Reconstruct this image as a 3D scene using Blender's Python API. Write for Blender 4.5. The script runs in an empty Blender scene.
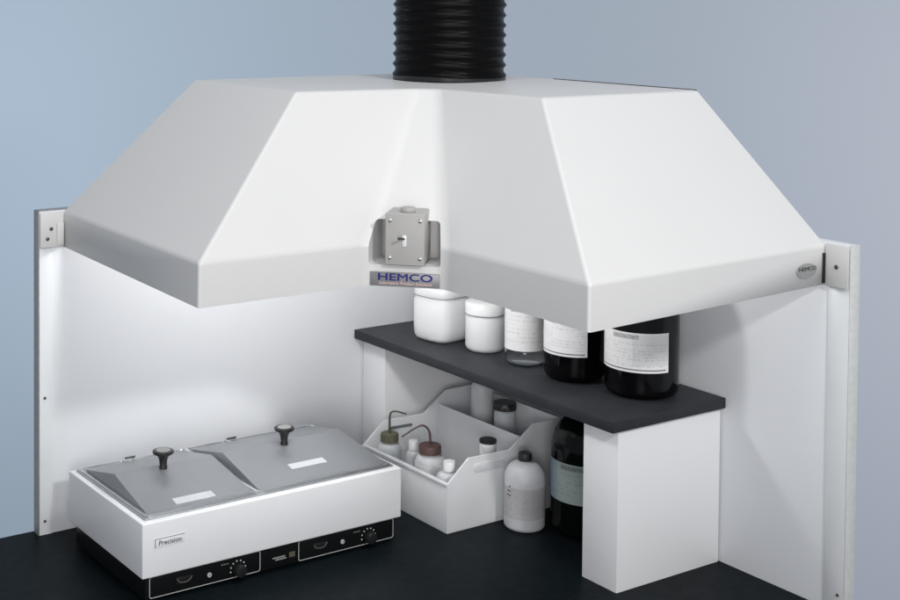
import bpy, bmesh, math, random
from mathutils import Vector, Matrix
random.seed(7)
scene = bpy.context.scene
COL = scene.collection
PI = math.pi

# ------------------------------------------------------------------ camera
S = 1.1
cpos = Vector((2.2861, 2.8275, 1.1805))
th = PI/4 + 0.214609; pit = -0.033365; roll = 0.0061404
f = Vector((-math.cos(th)*math.cos(pit), -math.sin(th)*math.cos(pit), math.sin(pit)))
r = f.cross(Vector((0, 0, 1))).normalized(); u = r.cross(f)
c_, s_ = math.cos(roll), math.sin(roll)
r, u = c_*r + s_*u, -s_*r + c_*u
cam = bpy.data.cameras.new('camera'); camo = bpy.data.objects.new('camera', cam); COL.objects.link(camo)
camo.matrix_world = Matrix(((r.x, u.x, -f.x, cpos.x), (r.y, u.y, -f.y, cpos.y), (r.z, u.z, -f.z, cpos.z), (0, 0, 0, 1)))
cam.sensor_fit = 'HORIZONTAL'; cam.sensor_width = 36
cam.lens = math.exp(7.23748)/900*36
cam.shift_x = 143.05/900; cam.shift_y = -258.62/900
cam.clip_start = 0.05; cam.clip_end = 100
scene.camera = camo

# ------------------------------------------------------------------ world, lamps, exposure
w = bpy.data.worlds.new('World'); scene.world = w; w.use_nodes = True
bg = w.node_tree.nodes['Background']
bg.inputs[0].default_value = (0.80, 0.86, 0.95, 1); bg.inputs[1].default_value = 0.39

def area(name, loc, target, size, power, col=(1, 1, 1), spread=PI):
    l = bpy.data.lights.new(name, 'AREA'); l.shape = 'DISK'; l.size = size; l.energy = power; l.color = col; l.spread = spread
    o = bpy.data.objects.new(name, l); COL.objects.link(o); o.location = loc
    o.rotation_euler = (Vector(target)-Vector(loc)).to_track_quat('-Z', 'Y').to_euler()
    return o
area('key_lamp', (0.95, 4.5, 2.8), (0.5, 0.5, 0.4), 0.35, 80, (1.0, 0.985, 0.96))
area('front_fill', (2.7, 3.4, 0.75), (0.4, 0.6, 0.5), 1.4, 37, (1.0, 0.98, 0.97))  # added frontal fill, lifts the hood skirts and the right panel
area('overhead_softbox', (0.9, 1.2, 3.3), (0.3, 0.4, 0.8), 1.6, 27, (1.0, 1.0, 1.0))
area('backdrop_fill', (2.6, -3.4, 0.5), (-2.0, -5.6, -0.2), 1.5, 138, (0.76, 0.91, 1.0))  # added cool light, turns the left of the backdrop bluer
area('backdrop_fill', (-3.6, 2.0, 0.5), (-5.2, -1.6, -0.3), 1.5, 108, (1.0, 0.89, 0.86))  # added warm light, brightens the right of the backdrop

scene.view_settings.view_transform = 'Standard'
scene.view_settings.look = 'None'
scene.view_settings.exposure = 0; scene.view_settings.gamma = 1
scene.view_settings.use_curve_mapping = False

# ------------------------------------------------------------------ materials
class NT:
    def __init__(s, m): s.t = m.node_tree; s.n = s.t.nodes; s.l = s.t.links
    def node(s, k, **kw):
        n = s.n.new(k)
        for a, b in kw.items(): setattr(n, a, b)
        return n
    def link(s, a, b): s.l.new(a, b)
    def math(s, op, a, b=None, c=None):
        n = s.n.new('ShaderNodeMath'); n.operation = op
        for i, x in enumerate((a, b, c)):
            if x is None: continue
            if isinstance(x, (int, float)): n.inputs[i].default_value = x
            else: s.l.new(x, n.inputs[i])
        return n.outputs[0]
    def mix(s, fac, a, b):
        n = s.n.new('ShaderNodeMix'); n.data_type = 'RGBA'
        s.l.new(fac, n.inputs[0]) if not isinstance(fac, float) else setattr(n.inputs[0], 'default_value', fac)
        for i, x in ((6, a), (7, b)):
            if isinstance(x, tuple): n.inputs[i].default_value = (*x[:3], 1)
            else: s.l.new(x, n.inputs[i])
        return n.outputs[2]

def mat(name, col, rough=0.5, metal=0.0, var=0.06, vscale=6.0, bump=0.0, bscale=60.0, coat=0.0, spec=0.5, sss=0.0, trans=0.0, ior=1.5, emis=None, rvar=0.08, dirt=0.0):
    m = bpy.data.materials.new(name); m.use_nodes = True
    t = NT(m); p = t.n['Principled BSDF']
    tc = t.node('ShaderNodeTexCoord')
    nz = t.node('ShaderNodeTexNoise'); nz.inputs['Scale'].default_value = vscale; nz.inputs['Detail'].default_value = 6
    t.link(tc.outputs['Object'], nz.inputs['Vector'])
    lo = tuple(x*(1-var) for x in col); hi = tuple(min(1, x*(1+var)) for x in col)
    base = t.mix(nz.outputs['Fac'], lo, hi)
    if dirt:
        n2 = t.node('ShaderNodeTexNoise'); n2.inputs['Scale'].default_value = 220; n2.inputs['Detail'].default_value = 2
        t.link(tc.outputs['Object'], n2.inputs['Vector'])
        sp = t.math('GREATER_THAN', n2.outputs['Fac'], 0.735)
        base = t.mix(t.math('MULTIPLY', sp, dirt), base, (0.35, 0.35, 0.36) if sum(col) < 1 else (0.25, 0.25, 0.26))
    t.link(base, p.inputs['Base Color'])
    n3 = t.node('ShaderNodeTexNoise'); n3.inputs['Scale'].default_value = vscale*2.3; n3.inputs['Detail'].default_value = 4
    t.link(tc.outputs['Object'], n3.inputs['Vector'])
    t.link(t.math('ADD', t.math('MULTIPLY', t.math('SUBTRACT', n3.outputs['Fac'], 0.5), rvar*2), rough), p.inputs['Roughness'])
    p.inputs['Metallic'].default_value = metal
    p.inputs['Coat Weight'].default_value = coat; p.inputs['Coat Roughness'].default_value = 0.12
    p.inputs['Specular IOR Level'].default_value = spec
    p.inputs['Transmission Weight'].default_value = trans; p.inputs['IOR'].default_value = ior
    if sss:
        p.inputs['Subsurface Weight'].default_value = sss; p.inputs['Subsurface Radius'].default_value = (1, 1, 1); p.inputs['Subsurface Scale'].default_value = 0.012
    if emis:
        p.inputs['Emission Color'].default_value = (*emis[0], 1); p.inputs['Emission Strength'].default_value = emis[1]
    if bump:
        nb = t.node('ShaderNodeTexNoise'); nb.inputs['Scale'].default_value = bscale; nb.inputs['Detail'].default_value = 5
        t.link(tc.outputs['Object'], nb.inputs['Vector'])
        b = t.node('ShaderNodeBump'); b.inputs['Strength'].default_value = bump; b.inputs['Distance'].default_value = 0.002
        t.link(nb.outputs['Fac'], b.inputs['Height']); t.link(b.outputs[0], p.inputs['Normal'])
    return m

M = {}
M['gelcoat'] = mat('white_gelcoat', (0.70, 0.695, 0.688), 0.42, var=0.02, bump=0.10, bscale=300, coat=0.04, vscale=5, dirt=0.08, spec=0.35)
M['panel'] = mat('white_laminate_panel', (0.74, 0.76, 0.79), 0.40, var=0.035, vscale=2.5, bump=0.05, bscale=14)
M['trim'] = mat('panel_edge_trim', (0.70, 0.72, 0.74), 0.35, var=0.03, bump=0.1, bscale=40)
M['galv'] = mat('galvanised_edge', (0.36, 0.37, 0.38), 0.5, metal=0.35, var=0.18, vscale=80, bump=0.2, bscale=150)
M['pale_edge'] = mat('pale_core_edge', (0.60, 0.61, 0.60), 0.7, var=0.14, vscale=90, bump=0.3, bscale=150)
M['bracket'] = mat('bracket_grey', (0.66, 0.655, 0.645), 0.45, var=0.04)
M['counter'] = mat('black_epoxy_counter', (0.0045, 0.0075, 0.0095), 0.45, var=0.25, vscale=14, bump=0.15, bscale=180, dirt=0.02, spec=0.06)
M['shelf'] = mat('charcoal_resin_shelf', (0.030, 0.032, 0.038), 0.45, var=0.2, vscale=30, bump=0.2, bscale=220, dirt=0.16, spec=0.12)
M['support'] = mat('white_melamine', (0.80, 0.805, 0.82), 0.45, var=0.02, vscale=8, bump=0.04, bscale=50)
M['enamel'] = mat('white_enamel', (0.83, 0.84, 0.86), 0.36, var=0.02, vscale=12, bump=0.12, bscale=30)
M['steel'] = mat('brushed_steel', (0.44, 0.46, 0.48), 0.42, metal=0.75, var=0.06, vscale=12, bump=0.04, bscale=300)
M['lid'] = mat('grey_steel_lid', (0.29, 0.305, 0.325), 0.36, metal=0.35, var=0.10, vscale=7, bump=0.03, bscale=300)
M['chrome'] = mat('polished_steel', (0.75, 0.76, 0.78), 0.15, metal=1.0, var=0.02)
M['black'] = mat('black_paint', (0.007, 0.0075, 0.008), 0.35, var=0.2, bump=0.05, spec=0.15)
M['blackplastic'] = mat('black_plastic', (0.012, 0.012, 0.013), 0.38, var=0.1)
M['duct'] = mat('black_duct_fabric', (0.003, 0.003, 0.0033), 0.36, var=0.3, vscale=20, bump=0.35, bscale=70, spec=0.09)
M['silver'] = mat('silver_print', (0.55, 0.56, 0.55), 0.5, var=0.05)
M['greyprint'] = mat('grey_print', (0.30, 0.30, 0.30), 0.6, var=0.1)
M['sticker'] = mat('pale_sticker', (0.62, 0.64, 0.67), 0.6, var=0.08, vscale=120)
M['white_plastic'] = mat('white_plastic', (0.82, 0.83, 0.84), 0.35, var=0.02)
M['jar_white'] = mat('white_polyethylene', (0.80, 0.81, 0.82), 0.42, var=0.02, sss=0.25)
M['hdpe'] = mat('natural_polyethylene', (0.55, 0.57, 0.59), 0.40, var=0.05, vscale=30, sss=0.5, bump=0.1, bscale=80)
M['powder'] = mat('milky_plastic', (0.56, 0.57, 0.59), 0.42, var=0.07, vscale=25, sss=0.3, bump=0.1)
M['amber'] = mat('dark_amber_glass', (0.002, 0.002, 0.0025), 0.10, var=0.1, spec=0.3, coat=0.0, rvar=0.02)
M['amber_green'] = mat('dark_green_glass', (0.002, 0.003, 0.003), 0.12, var=0.1, spec=0.2, rvar=0.02)
M['glass'] = mat('clear_glass', (0.94, 0.96, 0.97), 0.02, var=0.0, trans=1.0, ior=1.45, rvar=0.0)
M['olive'] = mat('olive_cap', (0.105, 0.10, 0.06), 0.5, var=0.08)
M['maroon'] = mat('maroon_cap', (0.105, 0.055, 0.052), 0.45, var=0.08)
M['olive_tube'] = mat('olive_tube', (0.07, 0.065, 0.045), 0.4)
M['maroon_tube'] = mat('maroon_tube', (0.085, 0.045, 0.045), 0.4)
M['grey_tube'] = mat('grey_tube', (0.16, 0.17, 0.18), 0.4)
M['boxgrey'] = mat('cast_grey_box', (0.43, 0.42, 0.405), 0.5, var=0.05, vscale=40, bump=0.15, bscale=120)
M['plate'] = mat('grey_name_plate', (0.26, 0.26, 0.27), 0.4, metal=0.2, var=0.04)
M['navy'] = mat('navy_letters', (0.010, 0.010, 0.16), 0.4)
M['pinkish'] = mat('pale_pink_letters', (0.72, 0.52, 0.48), 0.5)
M['darkletter'] = mat('dark_letters', (0.05, 0.05, 0.055), 0.5)
M['badge'] = mat('grey_badge', (0.36, 0.36, 0.355), 0.35, metal=0.3, var=0.2, vscale=160)
M['screw'] = mat('dark_screw', (0.10, 0.10, 0.10), 0.35, metal=0.7)
M['backdrop'] = mat('blue_grey_backdrop', (0.415, 0.465, 0.525), 0.9, var=0.01, vscale=1, spec=0.1)
M['globe'] = mat('frosted_lamp_globe', (0.9, 0.9, 0.88), 0.4, emis=((1.0, 0.99, 0.98), 110))
M['skirting'] = mat('dark_cabinet', (0.10, 0.105, 0.11), 0.5)

def bin_mat():
    m = bpy.data.materials.new('translucent_bin_plastic'); m.use_nodes = True
    t = NT(m); p = t.n['Principled BSDF']; out = t.n['Material Output']
    tc = t.node('ShaderNodeTexCoord'); nz = t.node('ShaderNodeTexNoise'); nz.inputs['Scale'].default_value = 9; nz.inputs['Detail'].default_value = 5
    t.link(tc.outputs['Object'], nz.inputs['Vector'])
    col = t.mix(nz.outputs['Fac'], (0.88, 0.90, 0.92), (0.93, 0.94, 0.95))
    t.link(col, p.inputs['Base Color']); p.inputs['Roughness'].default_value = 0.42
    tr = t.node('ShaderNodeBsdfTranslucent'); t.link(col, tr.inputs[0])
    mx = t.node('ShaderNodeMixShader'); mx.inputs[0].default_value = 0.36
    t.link(p.outputs[0], mx.inputs[1]); t.link(tr.outputs[0], mx.inputs[2]); t.link(mx.outputs[0], out.inputs[0])
    return m
M['bin'] = bin_mat()

def label_mat(name, paper, ink, rows=14, seed=0.0, header=True, bar=True, side=None, tint=None):
    """printed paper label: rows of fine print broken into words, a header block and a rule (UV space of the label)"""
    m = bpy.data.materials.new(name); m.use_nodes = True
    t = NT(m); p = t.n['Principled BSDF']
    uv = t.node('ShaderNodeUVMap'); sx = t.node('ShaderNodeSeparateXYZ'); t.link(uv.outputs[0], sx.inputs[0])
    U, V = sx.outputs[0], sx.outputs[1]
    vr = t.math('MULTIPLY', V, float(rows)); row = t.math('FLOOR', vr)
    inrow = t.math('LESS_THAN', t.math('FRACT', vr), 0.5)
    cb = t.node('ShaderNodeCombineXYZ'); t.link(t.math('MULTIPLY', U, 52.0), cb.inputs[0]); t.link(t.math('ADD', t.math('MULTIPLY', row, 7.31), seed), cb.inputs[1])
    nz = t.node('ShaderNodeTexNoise'); nz.inputs['Scale'].default_value = 1.0; nz.inputs['Detail'].default_value = 3; t.link(cb.outputs[0], nz.inputs['Vector'])
    words = t.math('GREATER_THAN', nz.outputs['Fac'], 0.50)
    cc = t.node('ShaderNodeCombineXYZ'); t.link(t.math('FLOOR', t.math('MULTIPLY', U, 2.5)), cc.inputs[0]); t.link(t.math('ADD', row, seed), cc.inputs[1])
    wn = t.node('ShaderNodeTexWhiteNoise'); t.link(cc.outputs[0], wn.inputs['Vector'])
    keep = t.math('GREATER_THAN', wn.outputs['Value'], 0.30)
    def band(x, a, b): return t.math('MULTIPLY', t.math('GREATER_THAN', x, a), t.math('LESS_THAN', x, b))
    a = t.math('MULTIPLY', t.math('MULTIPLY', inrow, words), keep)
    a = t.math('MULTIPLY', a, t.math('MULTIPLY', band(U, 0.05, 0.95), band(V, 0.14, 0.78)))
    a = t.math('MULTIPLY', a, 0.22)
    if header:
        h = t.math('MULTIPLY', band(U, 0.28, 0.62), band(V, 0.84, 0.95))
        nh = t.node('ShaderNodeTexNoise'); nh.inputs['Scale'].default_value = 60; t.link(uv.outputs[0], nh.inputs['Vector'])
        a = t.math('MAXIMUM', a, t.math('MULTIPLY', t.math('MULTIPLY', h, t.math('GREATER_THAN', nh.outputs['Fac'], 0.44)), 0.7))
    if bar: a = t.math('MAXIMUM', a, t.math('MULTIPLY', t.math('MULTIPLY', band(V, 0.055, 0.085), band(U, 0.02, 0.96)), 0.95))
    base = t.mix(a, paper, ink)
    if side: # tinted block of small print on the right part of the label
        blk = t.math('MULTIPLY', t.math('GREATER_THAN', U, side), t.math('MULTIPLY', band(V, 0.18, 0.95), 0.22))
        base = t.mix(blk, base, (0.35, 0.36, 0.37))
    if tint: # coloured strip down the left side
        base = t.mix(t.math('MULTIPLY', t.math('LESS_THAN', U, 0.22), 0.7), base, tint)
    t.link(base, p.inputs['Base Color']); p.inputs['Roughness'].default_value = 0.5
    return m
M['label_white'] = label_mat('white_paper_label', (0.80, 0.80, 0.80), (0.10, 0.10, 0.11), 13, 3.0, side=0.55)
M['label_white2'] = label_mat('white_paper_label_b', (0.80, 0.80, 0.81), (0.12, 0.12, 0.13), 13, 9.0)
M['label_pale'] = label_mat('pale_paper_label', (0.80, 0.80, 0.81), (0.20, 0.20, 0.21), 11, 5.0, bar=False)
M['label_green'] = label_mat('green_paper_label', (0.24, 0.29, 0.28), (0.04, 0.05, 0.05), 10, 2.0, bar=False, tint=(0.17, 0.235, 0.29))
M['label_grey'] = label_mat('grey_paper_label', (0.43, 0.42, 0.43), (0.04, 0.04, 0.05), 11, 6.0, bar=False, header=False, side=0.33)
M['label_small'] = label_mat('small_vial_label', (0.72, 0.73, 0.74), (0.05, 0.05, 0.05), 5, 1.0, bar=False, header=False)

# ------------------------------------------------------------------ mesh helpers (world coordinates; stored relative to the thing's base)
def bevel_all(bm, w, seg=2, ang=0.5):
    es = [e for e in bm.edges if len(e.link_faces) == 2 and e.calc_face_angle(0) > ang]
    if w > 0: bmesh.ops.bevel(bm, geom=es, offset=w, segments=seg, profile=0.5, affect='EDGES', clamp_overlap=True)
def box(x0, x1, y0, y1, z0, z1, bev=0.0, seg=2, bm=None):
    b = bmesh.new()
    vs = [b.verts.new((x, y, z)) for x in (x0, x1) for y in (y0, y1) for z in (z0, z1)]
    for q in ((0, 1, 3, 2), (4, 6, 7, 5), (0, 4, 5, 1), (2, 3, 7, 6), (0, 2, 6, 4), (1, 5, 7, 3)): b.faces.new([vs[i] for i in q])
    bmesh.ops.recalc_face_normals(b, faces=b.faces)
    bevel_all(b, bev, seg)
    if bm is None: return b
    return merge(bm, b)
def merge(a, b):
    me = bpy.data.meshes.new('tmp'); b.to_mesh(me); a.from_mesh(me); bpy.data.meshes.remove(me); b.free(); return a
def lathe(prof, cx=0, cy=0, n=48, sx=1.0, sy=1.0, power=None, rot=0.0):
    """prof: list of (radius, z). power>2 gives a rounded-square section"""
    b = bmesh.new(); rings = []
    for (R, z) in prof:
        if R < 1e-6: rings.append([b.verts.new((cx, cy, z))]); continue
        ring = []
        for i in range(n):
            a = 2*PI*i/n; k = 1.0
            if power: k = (abs(math.cos(a))**power + abs(math.sin(a))**power)**(-1/power)
            x, y = R*k*math.cos(a)*sx, R*k*math.sin(a)*sy
            ring.append(b.verts.new((cx + x*math.cos(rot) - y*math.sin(rot), cy + x*math.sin(rot) + y*math.cos(rot), z)))
        rings.append(ring)
    for A, B in zip(rings, rings[1:]):
        if len(A) == 1 and len(B) == 1: continue
        if len(A) == 1:
            for i in range(n): b.faces.new((A[0], B[(i+1) % n], B[i]))
        elif len(B) == 1:
            for i in range(n): b.faces.new((A[i], A[(i+1) % n], B[0]))
        else:
            for i in range(n): b.faces.new((A[i], A[(i+1) % n], B[(i+1) % n], B[i]))
    bmesh.ops.recalc_face_normals(b, faces=b.faces)
    return b
def cyl_between(p, q, R, n=20, R2=None, bev=0):
    p, q = Vector(p), Vector(q); d = q-p
    b = lathe([(0, 0), (R, 0), (R if R2 is None else R2, d.length), (0, d.length)], n=n)
    if bev: bevel_all(b, bev, 2)
    b.transform(Matrix.Translation(p) @ d.to_track_quat('Z', 'Y').to_matrix().to_4x4()); return b
def tube(pts, R, n=12, R2=None):
    """smooth tube through points (Catmull-Rom)"""
    P = [Vector(p) for p in pts]; Q = []
    ext = [2*P[0]-P[1]] + P + [2*P[-1]-P[-2]]
    for i in range(1, len(ext)-2):
        a, b_, c, d = ext[i-1:i+3]
        for k in range(8):
            t = k/8; Q.append(0.5*((2*b_) + (c-a)*t + (2*a-5*b_+4*c-d)*t*t + (3*b_-a-3*c+d)*t**3))
    Q.append(P[-1]); b = bmesh.new(); rings = []; ref = Vector((0.3, 0.9, 0.31)).normalized()
    for i, q in enumerate(Q):
        t = (Q[min(i+1, len(Q)-1)]-Q[max(i-1, 0)]).normalized(); s = t.cross(ref).normalized(); v = s.cross(t)
        rr = R if R2 is None else R+(R2-R)*i/(len(Q)-1)
        rings.append([b.verts.new(q+rr*(s*math.cos(2*PI*j/n)+v*math.sin(2*PI*j/n))) for j in range(n)])
    for A, B in zip(rings, rings[1:]):
        for j in range(n): b.faces.new((A[j], A[(j+1) % n], B[(j+1) % n], B[j]))
    b.faces.new(rings[0]); b.faces.new(rings[-1]); bmesh.ops.recalc_face_normals(b, faces=b.faces); return b
def extrude_poly(poly, vec):
    """poly: list of 3D points (planar), extruded by vec into a closed solid"""
    b = bmesh.new(); A = [b.verts.new(p) for p in poly]; B = [b.verts.new(Vector(p)+Vector(vec)) for p in poly]
    b.faces.new(A); b.faces.new(B[::-1])
    for i in range(len(A)): j = (i+1) % len(A); b.faces.new((A[i], B[i], B[j], A[j]))
    bmesh.ops.recalc_face_normals(b, faces=b.faces); return b

def thing(name, loc, label, cat, group=None):
    o = bpy.data.objects.new(name, None); COL.objects.link(o); o.location = loc; o.empty_display_size = 0.05
    o['label'] = label; o['category'] = cat
    if group: o['group'] = group
    return o
def finish(me, smooth, sharp=35):
    if smooth:
        for p in me.polygons: p.use_smooth = True
        me.set_sharp_from_angle(angle=math.radians(sharp))
def root_loc(o):
    while o.parent: o = o.parent
    return o.location
def part(name, bm, m, parent=None, smooth=True, sharp=35, label=None):
    me = bpy.data.meshes.new(name)
    if parent is not None: bm.transform(Matrix.Translation(-Vector(root_loc(parent))))
    bm.to_mesh(me); bm.free(); me.materials.append(M[m]); finish(me, smooth, sharp)
    o = bpy.data.objects.new(name, me); COL.objects.link(o)
    if parent is not None: o.parent = parent
    if label: o['label'] = label
    return o
def text(name, s, size, origin, xdir, updir, m, parent, xs=1.0, shear=0.0, ext=0.0004, align='CENTER', bold=0.0, thick=0.0):
    cu = bpy.data.curves.new('tmp_text', 'FONT'); cu.body = s; cu.size = size; cu.extrude = ext; cu.shear = shear; cu.offset = bold
    cu.align_x = align; cu.align_y = 'CENTER'
    o = bpy.data.objects.new('tmp_text', cu); COL.objects.link(o)
    me = bpy.data.meshes.new_from_object(o.evaluated_get(bpy.context.evaluated_depsgraph_get()))
    bpy.data.objects.remove(o); bpy.data.curves.remove(cu)
    X = Vector(xdir).normalized(); U = Vector(updir).normalized(); N = X.cross(U)
    mt = Matrix(((X.x*xs, U.x, N.x, 0), (X.y*xs, U.y, N.y, 0), (X.z*xs, U.z, N.z, 0), (0, 0, 0, 1)))
    b = bmesh.new(); b.from_mesh(me); bpy.data.meshes.remove(me)
    b.transform(Matrix.Translation(Vector(origin)+N*ext) @ mt)
    if thick:
        base = b.copy()
        for i, (dx, dz) in enumerate(((1, 0.3), (-1, -0.3), (0.5, -0.6), (-0.5, 0.6))):
            c = base.copy(); c.transform(Matrix.Translation(X*dx*thick+U*dz*thick+N*0.00004*(i+1))); merge(b, c)
        base.free()
    return part(name, b, m, parent, smooth=False)
def screw_bm(p, nrm, R=0.0035):
    p = Vector(p); n = Vector(nrm).normalized()
    b = lathe([(0, 0), (R, 0), (R*0.98, R*0.35), (R*0.6, R*0.65), (0, R*0.72)], n=16)
    b.transform(Matrix.Translation(p) @ n.to_track_quat('Z', 'Y').to_matrix().to_4x4()); return b

# ------------------------------------------------------------------ setting
def structure(name, bm, m, smooth=False):
    o = part(name, bm, m, None, smooth); o['kind'] = 'structure'; return o
ctr = box(-0.034, 1.80, -0.034, 1.75, -0.032, 0.0, 0.003)
structure('countertop', ctr, 'counter')
structure('counter_cabinet', box(0.0, 1.74, 0.0, 1.69, -0.95, -0.0325, 0.002), 'skirting')
bd = bmesh.new()
cen = Vector((-3.5, -3.5, 0)); tx = Vector((-1, 1, 0)).normalized()
vs = [bd.verts.new(cen+tx*a+Vector((0, 0, z))) for a, z in ((-9, -6), (9, -6), (9, 6), (-9, 6))]
bd.faces.new(vs); structure('backdrop', bd, 'backdrop')

# ------------------------------------------------------------------ splash panels (free-standing back walls)
ZW = 0.7089; LX = 1.1557; LY = 1.180
t = thing('splash_panel', (0.6, 0, 0), 'long white wall panel behind the water bath, dark metal edge at its far left', 'wall panel')
part('panel_sheet', box(0.0, LX, -0.026, 0.0, 0.0, ZW, 0.0012), 'panel', t)
part('edge_trim', box(LX-0.030, LX-0.0005, 0.0, 0.0016, 0.0, 0.628, 0.0006), 'trim', t)
part('metal_edge', box(LX, LX+0.0016, -0.0265, 0.0018, 0.0, ZW+0.001, 0.0005), 'galv', t)
part('top_strip', box(0.8, LX-0.0005, -0.0262, 0.0003, ZW, ZW+0.0014, 0.0004), 'galv', t)
for z in (0.301, 0.030): part('screw', screw_bm((1.1430, 0.0016, z), (0, 1, 0), 0.0034), 'screw', t)
t = thing('splash_panel', (0, 0.6, 0), 'white wall panel to the right of the black shelf, with a pale rough edge', 'wall panel')
part('panel_sheet', box(-0.026, 0.0, 0.0005, LY, 0.0, ZW+0.002, 0.0012), 'panel', t)
part('edge_trim', box(0.0, 0.0016, 1.133, LY-0.0005, 0.0, 0.626, 0.0006), 'trim', t)
part('metal_edge', box(-0.0265, 0.0018, LY, LY+0.0018, 0.0, ZW+0.003, 0.0005), 'pale_edge', t)
part('screw', screw_bm((0.0016, 1.166, 0.035), (1, 0, 0), 0.0032), 'screw', t)

# ------------------------------------------------------------------ canopy hood
D = 0.6228; C = 0.1052; LH = 1.100; LR = 1.124; Z0 = 0.6126; Z1 = 0.6948; H = 0.9839; LT = 0.7762; LTR = 0.800; DT = 0.4376
ZB0 = 0.6285; ZB1 = 0.7048
hood = thing('canopy_hood', (0.002, 0.002, 0.6126), 'big white L-shaped fume hood with sloping sides, filling the corner above the shelf', 'fume hood')
def hood_shell():
    e = 0.003
    def corner(A, c, rr, z):
        # soft inner corner: wing face -> rounded -> flat chamfer -> rounded -> wing face
        k = c/math.hypot(c, c); d = (-k, k); C0 = (A+c, A); E0 = (A, A+c); out = []
        for P, a, b_ in ((C0, (1, 0), d), (E0, (-d[0], -d[1]), (0, 1))):
            p0 = (P[0]+a[0]*rr, P[1]+a[1]*rr); p2 = (P[0]+b_[0]*rr, P[1]+b_[1]*rr)
            for q in range(6):
                t = q/5; out.append(tuple((1-t)**2*p0[m]+2*t*(1-t)*P[m]+t*t*p2[m] for m in (0, 1))+(z,))
        return out
    low = [(LH, e, ZB0), (LH, D, Z0)] + corner(D, C, 0.015, Z0+0.002) + [(D, LR, Z0), (e, LR, ZB0), (e, e, ZB0)]
    mid = [(LH, e, ZB1), (LH-0.002, D-0.002, Z1)] + corner(D-0.002, C+0.002, 0.022, Z1) + [(D-0.002, LR-0.002, Z1), (e, LR, ZB1), (e, e, ZB1)]
    top = [(LT, e, H), (LT, DT, H)] + corner(DT, 0.036, 0.016, H-0.003) + [(DT, LTR, H), (e, LTR, H), (e, e, H)]
    b = bmesh.new()
    L = [[b.verts.new(p) for p in ring] for ring in (low, mid, top)]
    n = len(low)
    for A, B in zip(L, L[1:]):
        for i in range(n): b.faces.new((A[i], A[(i+1) % n], B[(i+1) % n], B[i]))
    # top, split so that each polygon stays nearly flat
    T = L[2]
    b.faces.new((T[0], T[1], T[2], T[-1])); b.faces.new((T[-1], T[-4], T[-3], T[-2])); b.faces.new([T[-1]]+T[2:-3])
    b.faces.new(L[0][::-1])
    bmesh.ops.recalc_face_normals(b, faces=b.faces)
    if sum(f.calc_area()*f.normal.dot(f.calc_center_median()-Vector((0.35, 0.35, 0.8))) for f in b.faces) < 0:
        bmesh.ops.reverse_faces(b, faces=b.faces)
    bw = b.edges.layers.float.new('bevel_weight_edge')
    for ed in b.edges:
        za = [v.co.z for v in ed.verts]; xs = [v.co.x for v in ed.verts]; ys = [v.co.y for v in ed.verts]
        if max(za) < 0.64: continue                       # lower rim stays crisp
        if max(xs) < 0.01 or max(ys) < 0.01: continue     # back edges against the wall
        if len(ed.link_faces) < 2 or ed.calc_face_angle(0) < 0.24: continue
        ed[bw] = 1.0
    me = bpy.data.meshes.new('tmp'); b.to_mesh(me); b.free()
    o = bpy.data.objects.new('tmp', me); COL.objects.link(o)
    m = o.modifiers.new('b', 'BEVEL'); m.limit_method = 'WEIGHT'; m.width = 0.020; m.segments = 6; m.profile = 0.5; m.use_clamp_overlap = True
    # pocket for the switch box, cut into the chamfered inner corner
    cm = Vector(((D+D+C)/2, (D+D+C)/2, 0)); s = Vector((1, -1, 0)).normalized(); nn = Vector((1, 1, 0)).normalized()
    zlo = 0.6565
    poly = [cm+s*0.073+nn*0.02, cm+s*0.071-nn*0.002, cm+s*0.058-nn*0.092, cm-s*0.056-nn*0.092, cm-s*0.069-nn*0.002, cm-s*0.071+nn*0.02]
    cb = extrude_poly([p+Vector((0, 0, zlo)) for p in poly], (0, 0, 0.082))
    bevel_all(cb, 0.006, 3, 0.3)
    cme = bpy.data.meshes.new('tmpc'); cb.to_mesh(cme); cb.free()
    co = bpy.data.objects.new('tmpc', cme); COL.objects.link(co)
    m = o.modifiers.new('bool', 'BOOLEAN'); m.operation = 'DIFFERENCE'; m.solver = 'EXACT'; m.use_self = True; m.use_hole_tolerant = True; m.object = co
    dg = bpy.context.evaluated_depsgraph_get()
    me2 = bpy.data.meshes.new_from_object(o.evaluated_get(dg))
    bpy.data.objects.remove(o); bpy.data.objects.remove(co); bpy.data.meshes.remove(me); bpy.data.meshes.remove(cme)
    b = bmesh.new(); b.from_mesh(me2); bpy.data.meshes.remove(me2)
    kill = [f for f in b.faces if f.normal.z < -0.9 and f.calc_center_median().z < 0.64]
    bmesh.ops.delete(b, geom=kill, context='FACES_ONLY')
    return b
sh = part('hood_shell', hood_shell(), 'gelcoat', hood, sharp=28)
sm = sh.modifiers.new('thickness', 'SOLIDIFY'); sm.thickness = 0.004; sm.offset = -1
wn = sh.modifiers.new('weighted', 'WEIGHTED_NORMAL'); wn.keep_sharp = True

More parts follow.
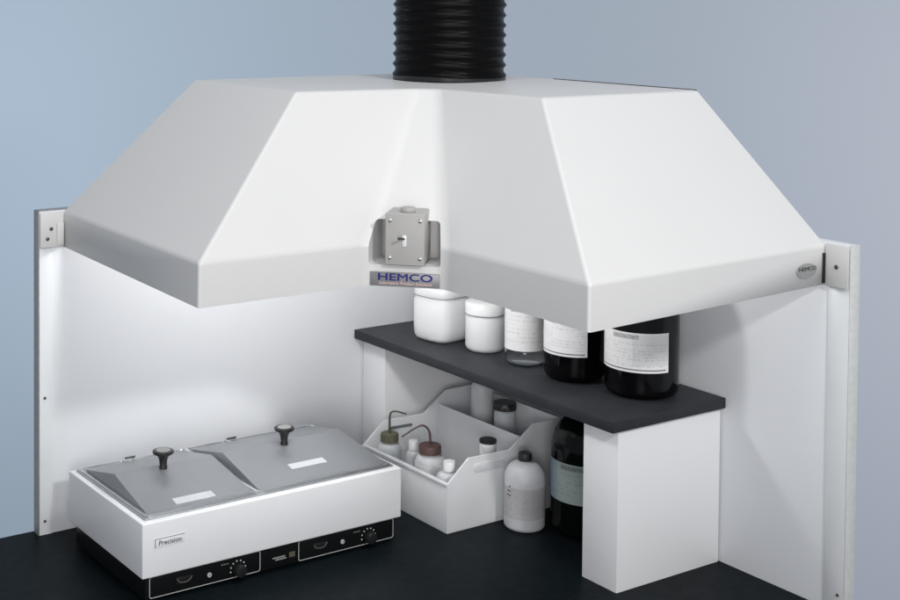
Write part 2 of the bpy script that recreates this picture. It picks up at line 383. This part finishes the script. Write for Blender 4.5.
CM = Vector(((D+D+C)/2, (D+D+C)/2, 0)); SD = Vector((-1, 1, 0)).normalized(); ND = Vector((1, 1, 0)).normalized(); ZV = Vector((0, 0, 1))
def local_box(s0, s1, n0, n1, z0, z1, bev=0.0, seg=2):
    b = box(s0, s1, n0, n1, z0, z1, bev, seg)
    mt = Matrix(((SD.x, ND.x, 0, CM.x), (SD.y, ND.y, 0, CM.y), (0, 0, 1, 0), (0, 0, 0, 1)))
    b.transform(mt); bmesh.ops.recalc_face_normals(b, faces=b.faces); return b
def LP(s, n, z): return CM+SD*s+ND*n+ZV*z
sw = part('switch_box', local_box(-0.0365, 0.0385, -0.0895, 0.0075, 0.6595, 0.7595, 0.004, 3), 'boxgrey', hood)
part('cover_plate', local_box(-0.0370, 0.0390, 0.0077, 0.0118, 0.6590, 0.7600, 0.0025, 3), 'boxgrey', sw)
part('toggle_slot', local_box(-0.0035, 0.0045, 0.0118, 0.0138, 0.696, 0.718, 0.0008), 'white_plastic', sw)
part('toggle_lever', cyl_between(LP(0.0, 0.0138, 0.711), LP(-0.008, 0.0300, 0.714), 0.0022, 10, 0.0028), 'screw', sw)
for a, b_ in ((-0.0285, 0.7465), (0.0305, 0.7465), (-0.0285, 0.6735), (0.0305, 0.6735)):
    part('screw', screw_bm(LP(a, 0.0118, b_), ND, 0.0036), 'chrome', sw)
part('conduit_hub', cyl_between(LP(0.003, -0.018, 0.7595), LP(0.003, -0.018, 0.7690), 0.0150, 20, bev=0.002), 'boxgrey', sw)
pl = part('name_plate', local_box(-0.0675, 0.0685, 0.0002, 0.0042, 0.6165, 0.6435, 0.0009, 2), 'plate', hood)
text('lettering', 'HEMCO', 0.0195, LP(0.001, 0.0043, 0.6340), SD, ZV, 'navy', pl, xs=1.58, ext=0.0003, thick=0.0007)
text('lettering', 'Laboratory Product Solutions', 0.0088, LP(0.001, 0.0043, 0.6225), SD, ZV, 'pinkish', pl, xs=0.98, shear=0.3, ext=0.0002, bold=0.0001)
# oval badge on the right end
bb = lathe([(0, 0), (1, 0), (1, 0.0014), (0.9, 0.002), (0, 0.002)], n=40)
bb.transform(Matrix.Translation((0.0576, LR+0.0002, 0.6600)) @ Matrix.Rotation(-PI/2, 4, 'X') @ Matrix.Diagonal((0.029, 0.0145, 1, 1)))
bmesh.ops.recalc_face_normals(bb, faces=bb.faces)
bo = part('oval_badge', bb, 'badge', hood)
text('lettering', 'HEMCO', 0.0105, (0.0560, LR+0.0023, 0.6640), (-1, 0, 0), ZV, 'darkletter', bo, xs=1.4, ext=0.0002, thick=0.0002)
# mounting brackets where hood and panels meet
br = part('mounting_bracket', box(1.1005, LX-0.001, 0.0022, 0.0055, 0.6300, 0.7060, 0.001), 'bracket', hood)
part('bracket_tab', box(1.1006, 1.1170, 0.0056, 0.0085, 0.634, 0.682, 0.001), 'bracket', br)
for x, z in ((1.1300, 0.6705), (1.1385, 0.6490)): part('screw', screw_bm((x, 0.0056, z), (0, 1, 0), 0.0040), 'screw', br)
br = part('mounting_bracket', box(0.0022, 0.0055, LR+0.004, LY-0.0015, 0.6285, 0.7085, 0.001), 'bracket', hood)
part('screw', screw_bm((0.0056, 1.153, 0.667), (1, 0, 0), 0.0042), 'screw', br)
part('gasket', box(0.0022, 0.0095, LR-0.0005, LR+0.0035, 0.632, 0.690, 0.0005), 'blackplastic', hood)
# thin dark sealing strip along the top back edge on the right
part('sealing_strip', box(0.0004, 0.0030, 0.36, LTR-0.002, H-0.001, H+0.0016, 0.0003), 'blackplastic', hood)
# lamp fitted inside the hood (lights the shelf from within)
LGX, LGY, LGZ = 0.665, 0.490, 0.775
lp = part('lamp_holder', cyl_between((LGX, LGY, LGZ+0.036), (LGX, LGY, 0.850), 0.020, 24, bev=0.003), 'boxgrey', hood)
part('lamp_globe', lathe([(0, LGZ-0.042)]+[(0.040*math.cos(a), LGZ+0.040*math.sin(a)) for a in [math.radians(x) for x in (-75, -60, -45, -30, -15, 0, 15, 30, 45, 60)]]+[(0, LGZ+0.0355)], LGX, LGY, n=40), 'globe', lp)

# ------------------------------------------------------------------ flexible exhaust duct
DX, DY, RR = 0.222, 0.238, 0.1300
duct = thing('exhaust_duct', (DX, DY, H), 'black corrugated flexible duct rising from the top of the white hood', 'duct')
prof = [(RR-0.003, H+0.0005), (RR+0.001, H+0.002)]
z = H+0.012; pitch = 0.0235; k = 0
while z < H+0.75:
    for q in range(6):
        a = q/6
        rad = RR + 0.0032*math.cos(2*PI*a) + 0.0009*math.cos(4*PI*a)
        prof.append((rad, z + a*pitch))
    z += pitch; k += 1
prof.append((RR, z))
db = lathe(prof, DX, DY, n=72)
for v in db.verts:   # hand-handled duct: pitch and radius wander a little
    a = math.atan2(v.co.y-DY, v.co.x-DX)
    if v.co.z > H+0.01:
        v.co.z += 0.0010*math.sin(3*a+v.co.z*31)+0.0016*math.sin(a+v.co.z*9)
        k = 1+0.004*math.sin(2*a+v.co.z*23)+0.003*math.sin(5*a+v.co.z*60)
        v.co.x = DX+(v.co.x-DX)*k; v.co.y = DY+(v.co.y-DY)*k
dd = part('corrugated_sleeve', db, 'duct', duct, sharp=80)
sd = dd.modifiers.new('thickness', 'SOLIDIFY'); sd.thickness = 0.002; sd.offset = -1
part('base_band', lathe([(RR+0.0005, H+0.0006), (RR+0.0030, H+0.0006), (RR+0.0032, H+0.011), (RR+0.0010, H+0.012)], DX, DY, n=72), 'blackplastic', duct)

# ------------------------------------------------------------------ shelf
ZS = 0.3488; DS = 0.3265; Y1 = 0.890
shelf = thing('reagent_shelf', (0.16, 0.45, 0), 'low black-topped shelf on two white supports, standing on the counter along the right panel', 'shelf')
part('shelf_board', box(0.0008, DS, 0.0008, Y1, ZS-0.0225, ZS, 0.0022, 2), 'shelf', shelf)
part('support', box(0.004, 0.2995, 0.782, 0.8785, 0.0, ZS-0.0226, 0.0012), 'support', shelf)
part('support', box(0.004, 0.2995, 0.0035, 0.0960, 0.0, ZS-0.0226, 0.0012), 'support', shelf)

# ------------------------------------------------------------------ bottles and jars
def arc_label(cx, cy, R, z0, z1, a0, a1, m, parent, n=32, th_=0.0004):
    phi = math.atan2(cpos.y-cy, cpos.x-cx); b = bmesh.new(); uv = b.loops.layers.uv.new('UVMap')
    cols = []
    for i in range(n+1):
        a = phi+math.radians(a0+(a1-a0)*i/n)
        cols.append([b.verts.new((cx+(R+dr)*math.cos(a), cy+(R+dr)*math.sin(a), zz)) for zz in (z0, z1) for dr in (th_, 0.00005)])
    def q(vs, uvs):
        fc = b.faces.new(vs)
        for l, c in zip(fc.loops, uvs): l[uv].uv = c
    for i in range(n):
        A, B = cols[i], cols[i+1]; ua, ub = i/n, (i+1)/n
        q((A[0], B[0], B[2], A[2]), ((ua, 0), (ub, 0), (ub, 1), (ua, 1)))
        q((A[3], B[3], B[1], A[1]), ((ua, 1),)*4)
        q((A[2], B[2], B[3], A[3]), ((ua, 1),)*4)
        q((A[1], B[1], B[0], A[0]), ((ua, 0),)*4)
    for A in (cols[0], cols[-1]): q((A[0], A[2], A[3], A[1]), ((0, 0),)*4)
    return part('label', b, m, parent, sharp=60)
def round_prof(R, h_body, r_bot=0.012, r_sh=0.03, neck=0.018, h_neck=0.02, z=0.0, base_in=0.8):
    """bottle: rounded base, straight wall, rounded shoulder, neck"""
    p = [(0, z+0.002), (R*0.7, z+0.001), (R-r_bot, z)]
    for i in range(1, 7): a = PI/2*i/6; p.append((R-r_bot+r_bot*math.sin(a), z+r_bot-r_bot*math.cos(a)))
    zt = z+h_body
    for i in range(0, 11):
        a = PI/2*i/10; x = neck+(R-neck)*math.cos(a)**0.9 if i < 10 else neck; p.append((x, zt-r_sh+r_sh*math.sin(a)))
    p += [(neck, zt+h_neck), (neck*0.8, zt+h_neck), (0, zt+h_neck-0.001)]
    return p
def cap_prof(R, z, h): return [(0, z), (R, z), (R, z+h*0.88), (R*0.94, z+h), (0, z+h)]
def ribbed_cap(cx, cy, R, z, h, n=72):
    b = lathe(cap_prof(R, z, h), cx, cy, n=n)
    for v in b.verts:
        if abs(math.hypot(v.co.x-cx, v.co.y-cy)-R) < 1e-5:
            i = round(math.atan2(v.co.y-cy, v.co.x-cx)/(2*PI/n))
            if i % 2: v.co.x = cx+(v.co.x-cx)*0.965; v.co.y = cy+(v.co.y-cy)*0.965
    return b

# two big dark bottles on the shelf
def dark_bottle(cx, cy, R, z, lab, m, a0, a1, lz0, lz1, lm):
    t = thing('reagent_bottle', (cx, cy, z), lab, 'bottle')
    part('glass_body', lathe(round_prof(R, 0.262, 0.018, 0.085, 0.024, 0.025, z), cx, cy, n=64), m, t, sharp=60)
    part('cap', ribbed_cap(cx, cy, 0.0265, z+0.288, 0.026), 'blackplastic', t)
    arc_label(cx, cy, R, lz0, lz1, a0, a1, lm, t)
    return t
dark_bottle(0.1193, 0.7654, 0.0770, ZS, 'big dark glass bottle with white label, at the right end of the black shelf top', 'amber', -84, 44, 0.4080, 0.4900, 'label_white')
dark_bottle(0.1593, 0.6060, 0.0664, ZS, 'dark glass bottle with white label, second from the right on the shelf top', 'amber', -88, 24, 0.4080, 0.4900, 'label_white2')
# clear bottle
cx, cy, R = 0.1759, 0.4640, 0.0455
t = thing('clear_bottle', (cx, cy, ZS), 'clear glass bottle with white label, in the middle of the row on the shelf', 'bottle')
o = part('glass_body', lathe(round_prof(R, 0.185, 0.012, 0.05, 0.016, 0.02, ZS), cx, cy, n=64), 'glass', t, sharp=60)
sd = o.modifiers.new('thickness', 'SOLIDIFY'); sd.thickness = 0.0028; sd.offset = -1
part('cap', ribbed_cap(cx, cy, 0.019, ZS+0.206, 0.022), 'white_plastic', t)
arc_label(cx, cy, R, 0.3860, 0.4900, -92, 75, 'label_pale', t)
# rounded square jar
cx, cy = 0.1930, 0.1830
t = thing('square_jar', (cx, cy, ZS), 'white plastic jar with rounded square sides, first on the shelf top beside the left panel', 'jar')
p_ = [(0, 0.002), (0.038, 0.001), (0.046, 0), (0.053, 0.004), (0.0570, 0.012), (0.0585, 0.03), (0.0590, 0.096), (0.0565, 0.102), (0.0565, 0.108)]
part('jar_body', lathe([(a, ZS+b) for a, b in p_] + [(0.0555, ZS+0.108), (0, ZS+0.108)], cx, cy, n=72, power=3.6, rot=0.16), 'jar_white', t, sharp=70)
part('lid', lathe([(0, ZS+0.1084), (0.0572, ZS+0.1084), (0.0582, ZS+0.110), (0.0582, ZS+0.128), (0.056, ZS+0.131), (0, ZS+0.132)], cx, cy, n=72, power=3.6, rot=0.16), 'white_plastic', t, sharp=50)
part('lid_seal', lathe([(0.0560, ZS+0.1074), (0.0588, ZS+0.1074), (0.0588, ZS+0.1092), (0.0560, ZS+0.1092)], cx, cy, n=72, power=3.6, rot=0.16), 'greyprint', t)
# round jar
cx, cy, R = 0.1735, 0.3215, 0.0462
t = thing('round_jar', (cx, cy, ZS), 'white round plastic jar with a screw lid, between the square jar and the clear bottle', 'jar')
p_ = [(0, 0.002), (R-0.014, 0.001), (R-0.009, 0), (R-0.003, 0.004), (R, 0.012), (R, 0.078), (R-0.001, 0.082), (R-0.003, 0.086), (0, 0.086)]
part('jar_body', lathe([(a, ZS+b) for a, b in p_], cx, cy, n=64), 'jar_white', t, sharp=60)
part('lid', lathe([(0, ZS+0.0866), (R-0.001, ZS+0.0866), (R+0.0008, ZS+0.088), (R+0.0006, ZS+0.112), (R-0.003, ZS+0.115), (0, ZS+0.115)], cx, cy, n=64), 'white_plastic', t, sharp=50)
part('lid_seal', lathe([(R-0.003, ZS+0.0850), (R+0.0010, ZS+0.0850), (R+0.0010, ZS+0.0872), (R-0.003, ZS+0.0872)], cx, cy, n=64), 'greyprint', t)

# dark bottle standing under the shelf
t = dark_bottle(0.115, 0.605, 0.0800, 0.0, 'dark bottle with a pale green label, standing under the shelf beside the right support', 'amber_green', -86, 60, 0.080, 0.166, 'label_green')
# milky bottle in front of it
cx, cy, R = 0.2202, 0.5180, 0.0455
t = thing('milky_bottle', (cx, cy, 0), 'milky plastic bottle with small black cap and grey printed label, on counter beside the bin', 'bottle')
part('bottle_body', lathe(round_prof(R, 0.147, 0.010, 0.040, 0.0125, 0.006, 0), cx, cy, n=56), 'powder', t, sharp=60)
part('cap', ribbed_cap(cx, cy, 0.0150, 0.1500, 0.0165), 'blackplastic', t)
lb = arc_label(cx, cy, R, 0.030, 0.098, -84, 88, 'label_grey', t)
phi = math.atan2(cpos.y-cy, cpos.x-cx)-math.radians(52)
for k, (da, dz) in enumerate(((0, 0.0), (0.13, 0.0), (0.13, 0.010), (0.0, -0.009), (0.13, -0.010))):
    a = phi+da; P = Vector((cx+(R+0.0006)*math.cos(a), cy+(R+0.0006)*math.sin(a), 0.090+dz))
    part('hazard_mark', cyl_between(P, P+Vector((math.cos(a), math.sin(a), 0))*0.0004, 0.0021, 8), 'darkletter', lb)

# ------------------------------------------------------------------ storage bin
BX0, BX1, BY0, BY1 = 0.066, 0.3950, 0.1405, 0.4630
bin_ = thing('storage_bin', (0.21, 0.30, 0), 'milky white plastic bin with stepped sides under the shelf, holding small bottles', 'bin')
TH = 0.0045
sideprof = [(BX1, 0.0), (BX1, 0.1105), (0.3370, 0.1590), (0.2160, 0.1570), (0.1480, 0.2050), (BX0, 0.2065), (BX0, 0.0)]
def side_panel(y0, y1, handle):
    b = extrude_poly([(x, y0, z) for x, z in sideprof], (0, y1-y0, 0)); bevel_all(b, 0.0018, 3, 0.3)
    return b
far_wall = part('side_wall', side_panel(BY0, BY0+TH, False), 'bin', bin_)
sw_ = part('side_wall', side_panel(BY1-TH, BY1, True), 'bin', bin_)
# recessed hand-grip slot on the near side
hb = bmesh.new()
pts = []
for i in range(9): a = PI/2+PI*i/8; pts.append((0.312-0.0-0.012*math.cos(a)*-1, 0.140+0.012*math.sin(a)))
ring = [(0.3115+0.0105*math.cos(a), 0.1330+0.0105*math.sin(a)) for a in [(-PI/2+PI*i/8) for i in range(9)]] + [(0.2400+0.0105*math.cos(a), 0.1315+0.0105*math.sin(a)) for a in [(PI/2+PI*i/8) for i in range(9)]]
gb = extrude_poly([(x, BY1-0.0002, z) for x, z in ring], (0, 0.0035, 0)); bevel_all(gb, 0.0012, 2, 0.3)
part('handle_grip', gb, 'bin', sw_)
part('front_wall', box(BX1-TH, BX1, BY0+TH, BY1-TH, 0, 0.1105, 0.001), 'bin', bin_)
part('front_lip', box(BX1-TH-0.0035, BX1+0.0035, BY0+0.0005, BY1-0.0005, 0.1062, 0.1115, 0.0015), 'bin', bin_)
part('back_wall', box(BX0, BX0+TH, BY0+TH, BY1-TH, 0, 0.2065, 0.001), 'bin', bin_)
part('bottom', box(BX0+TH, BX1-TH, BY0+TH, BY1-TH, 0.0, 0.004), 'bin', bin_)
part('divider', box(0.168, 0.171, BY0+TH, BY1-TH, 0.0041, 0.1740, 0.001), 'bin', bin_)
ZBIN = 0.0042
# wash bottles
def wash_bottle(cx, cy, R, capR, ztop, lab, capm, tubem, spout, label_on=False):
    t = thing('wash_bottle', (cx, cy, ZBIN), lab, 'wash bottle', None)
    hh = ztop-0.019-ZBIN
    part('bottle_body', lathe(round_prof(R, hh-0.004, 0.008, 0.022, capR*0.85, 0.004, ZBIN), cx, cy, n=48), 'hdpe', t, sharp=60)
    part('cap', ribbed_cap(cx, cy, capR, ztop-0.0185, 0.019), capm, t)
    part('spout_tube', tube([Vector((cx, cy, ztop-0.001))+Vector(p) for p in spout], 0.0030, R2=0.0018), tubem, t)
    if label_on: arc_label(cx, cy, R, ztop-0.060, ztop-0.038, -70, 70, 'label_small', t)
    return t
rv = Vector((r.x, r.y, 0)).normalized()      # picture-right direction, used to aim the spouts
fv = Vector((f.x, f.y, 0)).normalized()
def dirs(L): return [tuple(rv*a+fv*b+Vector((0, 0, z))) for a, b, z in L]
wash_bottle(0.345, 0.1790, 0.0290, 0.0215, 0.1390, 'wash bottle with olive cap and bent dark spout, leftmost inside the bin', 'olive', 'olive_tube',
            dirs([(0, 0, 0), (0, 0, 0.020), (0.0005, 0, 0.042), (0.005, 0, 0.052), (0.018, 0, 0.053), (0.040, 0, 0.047)]))
wash_bottle(0.3210, 0.3050, 0.0360, 0.0258, 0.1420, 'wash bottle with a maroon cap and long curved spout, in the middle of the bin', 'maroon', 'maroon_tube',
            dirs([(0, 0, 0), (0, 0, 0.016), (-0.003, 0, 0.034), (-0.016, 0, 0.046), (-0.034, 0, 0.040), (-0.066, 0, 0.019)]), True)
# small loose bottles in the bin
def small_bottle(cx, cy, R, zt, capR, lab, name='small_bottle'):
    t = thing(name, (cx, cy, ZBIN), lab, 'bottle')
    part('bottle_body', lathe(round_prof(R, zt-0.024-ZBIN, 0.006, 0.016, capR*0.85, 0.006, ZBIN), cx, cy, n=40), 'hdpe', t, sharp=60)
    part('cap', lathe(cap_prof(capR, zt-0.021, 0.021), cx, cy, n=32), 'jar_white', t)
small_bottle(0.3420, 0.4020, 0.0290, 0.1360, 0.0135, 'small white-capped bottle in the bin, right of the maroon-capped wash bottle')
small_bottle(0.3080, 0.2240, 0.0180, 0.1280, 0.0115, 'small pale bottle in the bin between the olive-capped and maroon-capped wash bottles')
# vial with black cap
cx, cy = 0.2277, 0.4000
t = thing('vial', (cx, cy, ZBIN), 'slim white vial with a flat black cap, near the right side of the bin', 'vial')
part('vial_body', lathe([(0, ZBIN), (0.0190, ZBIN), (0.0195, ZBIN+0.002), (0.0195, 0.158), (0, 0.158)], cx, cy, n=36), 'white_plastic', t)
part('cap', lathe(cap_prof(0.0198, 0.1585, 0.0075), cx, cy, n=36), 'blackplastic', t)
arc_label(cx, cy, 0.0195, 0.139, 0.152, -60, 60, 'label_small', t)
# dark hand slot in the far side wall
ring2 = [(0.3145+0.0035*math.cos(a), 0.1375+0.0035*math.sin(a)) for a in [(-PI/2+PI*i/8) for i in range(9)]] + [(0.2560+0.0035*math.cos(a), 0.1360+0.0035*math.sin(a)) for a in [(PI/2+PI*i/8) for i in range(9)]]
part('handle_slot', extrude_poly([(x, BY0+TH+0.0001, z) for x, z in ring2], (0, 0.0012, 0)), 'grey_tube', far_wall)

# behind the divider
cx, cy = 0.1050, 0.3160
t = thing('capped_jar', (cx, cy, ZBIN), 'tall translucent jar with a ribbed black cap, at the back of the bin', 'jar')
part('jar_body', lathe(round_prof(0.0255, 0.1870, 0.006, 0.010, 0.022, 0.003, ZBIN), cx, cy, n=40), 'hdpe', t, sharp=60)
part('cap', ribbed_cap(cx, cy, 0.0275, 0.1950, 0.0170), 'blackplastic', t)
cx, cy = 0.1060, 0.2330
t = thing('tall_bottle', (cx, cy, ZBIN), 'tall pale bottle at the back of the bin, its top hidden by the shelf edge', 'bottle')
part('bottle_body', lathe(round_prof(0.0275, 0.238, 0.006, 0.022, 0.013, 0.006, ZBIN), cx, cy, n=40), 'powder', t, sharp=60)
part('cap', lathe(cap_prof(0.0155, 0.2485, 0.018), cx, cy, n=32), 'white_plastic', t)

# ------------------------------------------------------------------ water bath
bath = thing('water_bath', (0.81, 0.26, 0), 'white double water bath with two grey lids and black control panels, on the counter', 'water bath')
WX0, WX1, WY0, WY1, WZ0, WZ1 = 0.5019, 1.1206, 0.0804, 0.4376, 0.0525, 0.1598
hs = part('housing', box(WX0, WX1, WY0, WY1, WZ0, WZ1, 0.0022, 3), 'enamel', bath)
bs = part('base', box(WX0+0.010, WX1-0.012, WY0+0.012, WY1-0.012, 0.004, WZ0-0.0002, 0.001), 'black', bath)
for x in (WX0+0.04, WX1-0.04):
    for y in (WY0+0.05, WY1-0.05): part('foot', cyl_between((x, y, 0), (x, y, 0.0045), 0.012, 16), 'blackplastic', bath)
# stainless basin rims
rim = box(0.5130, 1.1080, 0.0900, 0.4230, WZ1+0.0002, WZ1+0.0035, 0.0015, 2)
part('basin_rim', rim, 'steel', bath)
def rim_bead(x0, x1, y0, y1, z, R):
    pts = []; rc = 0.012
    for cx_, cy_, a0 in ((x1-rc, y1-rc, 0), (x0+rc, y1-rc, 90), (x0+rc, y0+rc, 180), (x1-rc, y0+rc, 270)):
        for i in range(7): a = math.radians(a0+90*i/6); pts.append(Vector((cx_+rc*math.cos(a), cy_+rc*math.sin(a), z)))
    b = bmesh.new(); n = 8; rings = []
    N = len(pts)
    for i in range(N):
        tt = (pts[(i+1) % N]-pts[i-1]).normalized(); s = tt.cross(ZV)
        rings.append([b.verts.new(pts[i]+R*(s*math.cos(2*PI*j/n)+ZV*math.sin(2*PI*j/n))) for j in range(n)])
    for i in range(N):
        A, B = rings[i], rings[(i+1) % N]
        for j in range(n): b.faces.new((A[j], A[(j+1) % n], B[(j+1) % n], B[j]))
    bmesh.ops.recalc_face_normals(b, faces=b.faces); return b
LIDS = ((0.8560, 1.0960, 0.9846, (1.0244, 0.9360)), (0.5230, 0.8420, 0.6882, (0.7313, 0.6424)))
ZR = WZ1+0.0045
for i, (x0, x1, kx, st) in enumerate(LIDS):
    part('rim_bead', rim_bead(x0-0.006, x1+0.006, 0.0955, 0.4190, ZR, 0.0024), 'chrome', bath)
    yb, yr_, yf, zr, zb = 0.105, 0.2420, 0.4080, 0.1960, WZ1+0.0058
    b = bmesh.new(); inx = 0.006
    V = [b.verts.new(p) for p in ((x0, yb, zb), (x1, yb, zb), (x1-inx, yr_, zr), (x0+inx, yr_, zr), (x1, yf, zb), (x0, yf, zb))]
    b.faces.new((V[0], V[3], V[2], V[1])); b.faces.new((V[3], V[5], V[4], V[2])); b.faces.new((V[1], V[2], V[4])); b.faces.new((V[0], V[5], V[3])); b.faces.new((V[0], V[1], V[4], V[5]))
    bmesh.ops.recalc_face_normals(b, faces=b.faces)
    bevel_all(b, 0.0016, 2, 0.1)
    lid = part('lid', b, 'lid', bath, label=('narrower left lid' if i == 0 else 'wider right lid'))
    part('lid_flange', box(x0-0.003, x1+0.003, yb-0.003, yf+0.003, zb-0.0022, zb-0.0004, 0.0006), 'steel', lid)
    # knob
    ky = 0.2560; kz = zr-(ky-yr_)*(zr-zb)/(yf-yr_)
    kb = part('lid_knob', lathe([(0, kz-0.002), (0.0085, kz-0.002), (0.0085, kz+0.004), (0.0075, kz+0.006), (0.0088, kz+0.018), (0.0120, kz+0.026), (0.0215, kz+0.0315), (0.0225, kz+0.034), (0.0220, kz+0.0365), (0.0195, kz+0.0375), (0, kz+0.0375)], kx, ky, n=36), 'blackplastic', lid, sharp=50)
    part('knob_disc', lathe([(0, kz+0.0376), (0.0150, kz+0.0376), (0.0150, kz+0.0382), (0, kz+0.0385)], kx, ky, n=32), 'greyprint', kb)
    # sticker on the front slope
    slope = (zr-zb)/(yf-yr_); nrm = Vector((0, slope, 1)).normalized()
    ya, yb2 = (0.3730, 0.3955) if i == 0 else (0.3380, 0.3590)
    def pz(y): return zr-(y-yr_)*slope
    sx0, sx1 = min(st), max(st)
    pl_ = [Vector((x, y, pz(y)))+nrm*0.0002 for x, y in ((sx0, ya), (sx1, ya), (sx1, yb2), (sx0, yb2))]
    part('sticker', extrude_poly(pl_, nrm*0.0004), 'sticker', lid)
    # hinge clip on back edge
    hx = x1-0.105 if i == 0 else x1-0.105
    hc = part('hinge_clip', box(hx-0.012, hx+0.012, yb-0.010, yb+0.004, zb+0.0002, zb+0.0045, 0.001), 'chrome', bath)
    part('hinge_pin', cyl_between((hx-0.016, yb-0.004, zb+0.0058), (hx+0.008, yb-0.004, zb+0.0058), 0.0022, 10), 'screw', hc)
# name plate
npz = 0.1180
npl = part('name_plate', box(1.0305, 1.0945, WY1+0.0001, WY1+0.0016, npz-0.0088, npz+0.0088, 0.0007), 'enamel', bath)
part('plate_border', extrude_poly([(1.0305, WY1+0.0017, npz+0.0076), (1.0945, WY1+0.0017, npz+0.0076), (1.0945, WY1+0.0017, npz+0.0088), (1.0305, WY1+0.0017, npz+0.0088)], (0, 0.0003, 0)), 'darkletter', npl)
part('plate_border', extrude_poly([(1.0933, WY1+0.0017, npz-0.0088), (1.0945, WY1+0.0017, npz-0.0088), (1.0945, WY1+0.0017, npz+0.0075), (1.0933, WY1+0.0017, npz+0.0075)], (0, 0.0003, 0)), 'darkletter', npl)
text('lettering', 'Precision', 0.0130, (1.0615, WY1+0.0017, npz-0.0010), (-1, 0, 0), ZV, 'darkletter', npl, xs=1.05, ext=0.0002, bold=0.0001)
# control panels
FY = WY1-0.012
def frame_line(x0, x1, z0, z1, wd=0.0013):
    def ring(a, rc):
        P = []
        for cx_, cz_, g in ((x1-rc, z1-rc, 0), (x0+rc, z1-rc, 90), (x0+rc, z0+rc, 180), (x1-rc, z0+rc, 270)):
            for i in range(5): q = math.radians(g+90*i/4); P.append((cx_+(rc-a)*math.cos(q), cz_+(rc-a)*math.sin(q)))
        return P
    A, B = ring(0, 0.005), ring(wd, 0.005); b = bmesh.new(); n = len(A)
    va = [[b.verts.new((x, FY+dy, z)) for x, z in R_] for R_ in (A, B) for dy in (0.0012, 0.0016)]
    for i in range(n):
        j = (i+1) % n
        b.faces.new((va[1][i], va[1][j], va[3][j], va[3][i])); b.faces.new((va[0][i], va[0][j], va[1][j], va[1][i])); b.faces.new((va[2][i], va[3][i], va[3][j], va[2][j])); b.faces.new((va[0][i], va[2][i], va[2][j], va[0][j]))
    bmesh.ops.recalc_face_normals(b, faces=b.faces); return b
for (x0, x1, kx, px_, sx_) in ((0.8500, 1.1005, 0.9021, 0.9680, 1.0249), (0.5150, 0.7580, 0.5806, 0.6480, 0.7052)):
    cp = part('control_panel', box(x0-0.002, x1+0.002, FY+0.0001, FY+0.0011, 0.0050, 0.0505, 0.0004), 'black', bath)
    part('panel_outline', frame_line(x0, x1, 0.0065, 0.0490), 'silver', cp)
    kz = 0.0220
    kn = part('control_knob', cyl_between((kx, FY+0.0012, kz), (kx, FY+0.0180, kz), 0.0135, 28, 0.0120, 0.0012), 'blackplastic', cp)
    for k in range(7):
        a = math.radians(-10+k*30)
        X, Z = kx+0.0175*math.cos(a), kz+0.0175*math.sin(a)
        part('dial_mark', cyl_between((X, FY+0.0012, Z), (X, FY+0.0016, Z), 0.0017, 10), 'silver', cp)
    b = lathe([(0.0022, 0), (0.0048, 0), (0.0045, 0.0022), (0.0025, 0.0025)], n=20); b.transform(Matrix.Translation((px_, FY+0.0012, 0.0250)) @ Matrix.Rotation(-PI/2, 4, 'X'))
    part('pilot_ring', b, 'silver', cp)
    part('pilot_lens', cyl_between((px_, FY+0.0012, 0.0250), (px_, FY+0.0020, 0.0250), 0.0021, 12), 'greyprint', cp)
    part('rocker_switch', box(sx_-0.017, sx_+0.017, FY+0.0012, FY+0.0040, 0.0220, 0.0360, 0.0010), 'blackplastic', cp)
    part('switch_mark', tube([(sx_+0.017, FY+0.0044, 0.0335), (sx_+0.010, FY+0.0046, 0.0265), (sx_, FY+0.0047, 0.0245), (sx_-0.010, FY+0.0046, 0.0265), (sx_-0.017, FY+0.0044, 0.0335)], 0.0004, 6), 'greyprint', cp)
    for k in range(3): part('panel_print', box(kx+0.022+k*0.006, kx+0.0265+k*0.006, FY+0.0012, FY+0.0014, 0.0375, 0.0390), 'greyprint', cp)
for k, (a, l, zz) in enumerate(((0.8200, 0.030, 0.0235), (0.8130, 0.026, 0.0190))):
    part('maker_print', box(a-l, a, FY+0.0001, FY+0.0004, zz, zz+0.0028), 'greyprint', bath)
part('maker_emblem', box(0.7660, 0.7800, FY+0.0001, FY+0.0005, 0.0190, 0.0300), 'olive', bath)
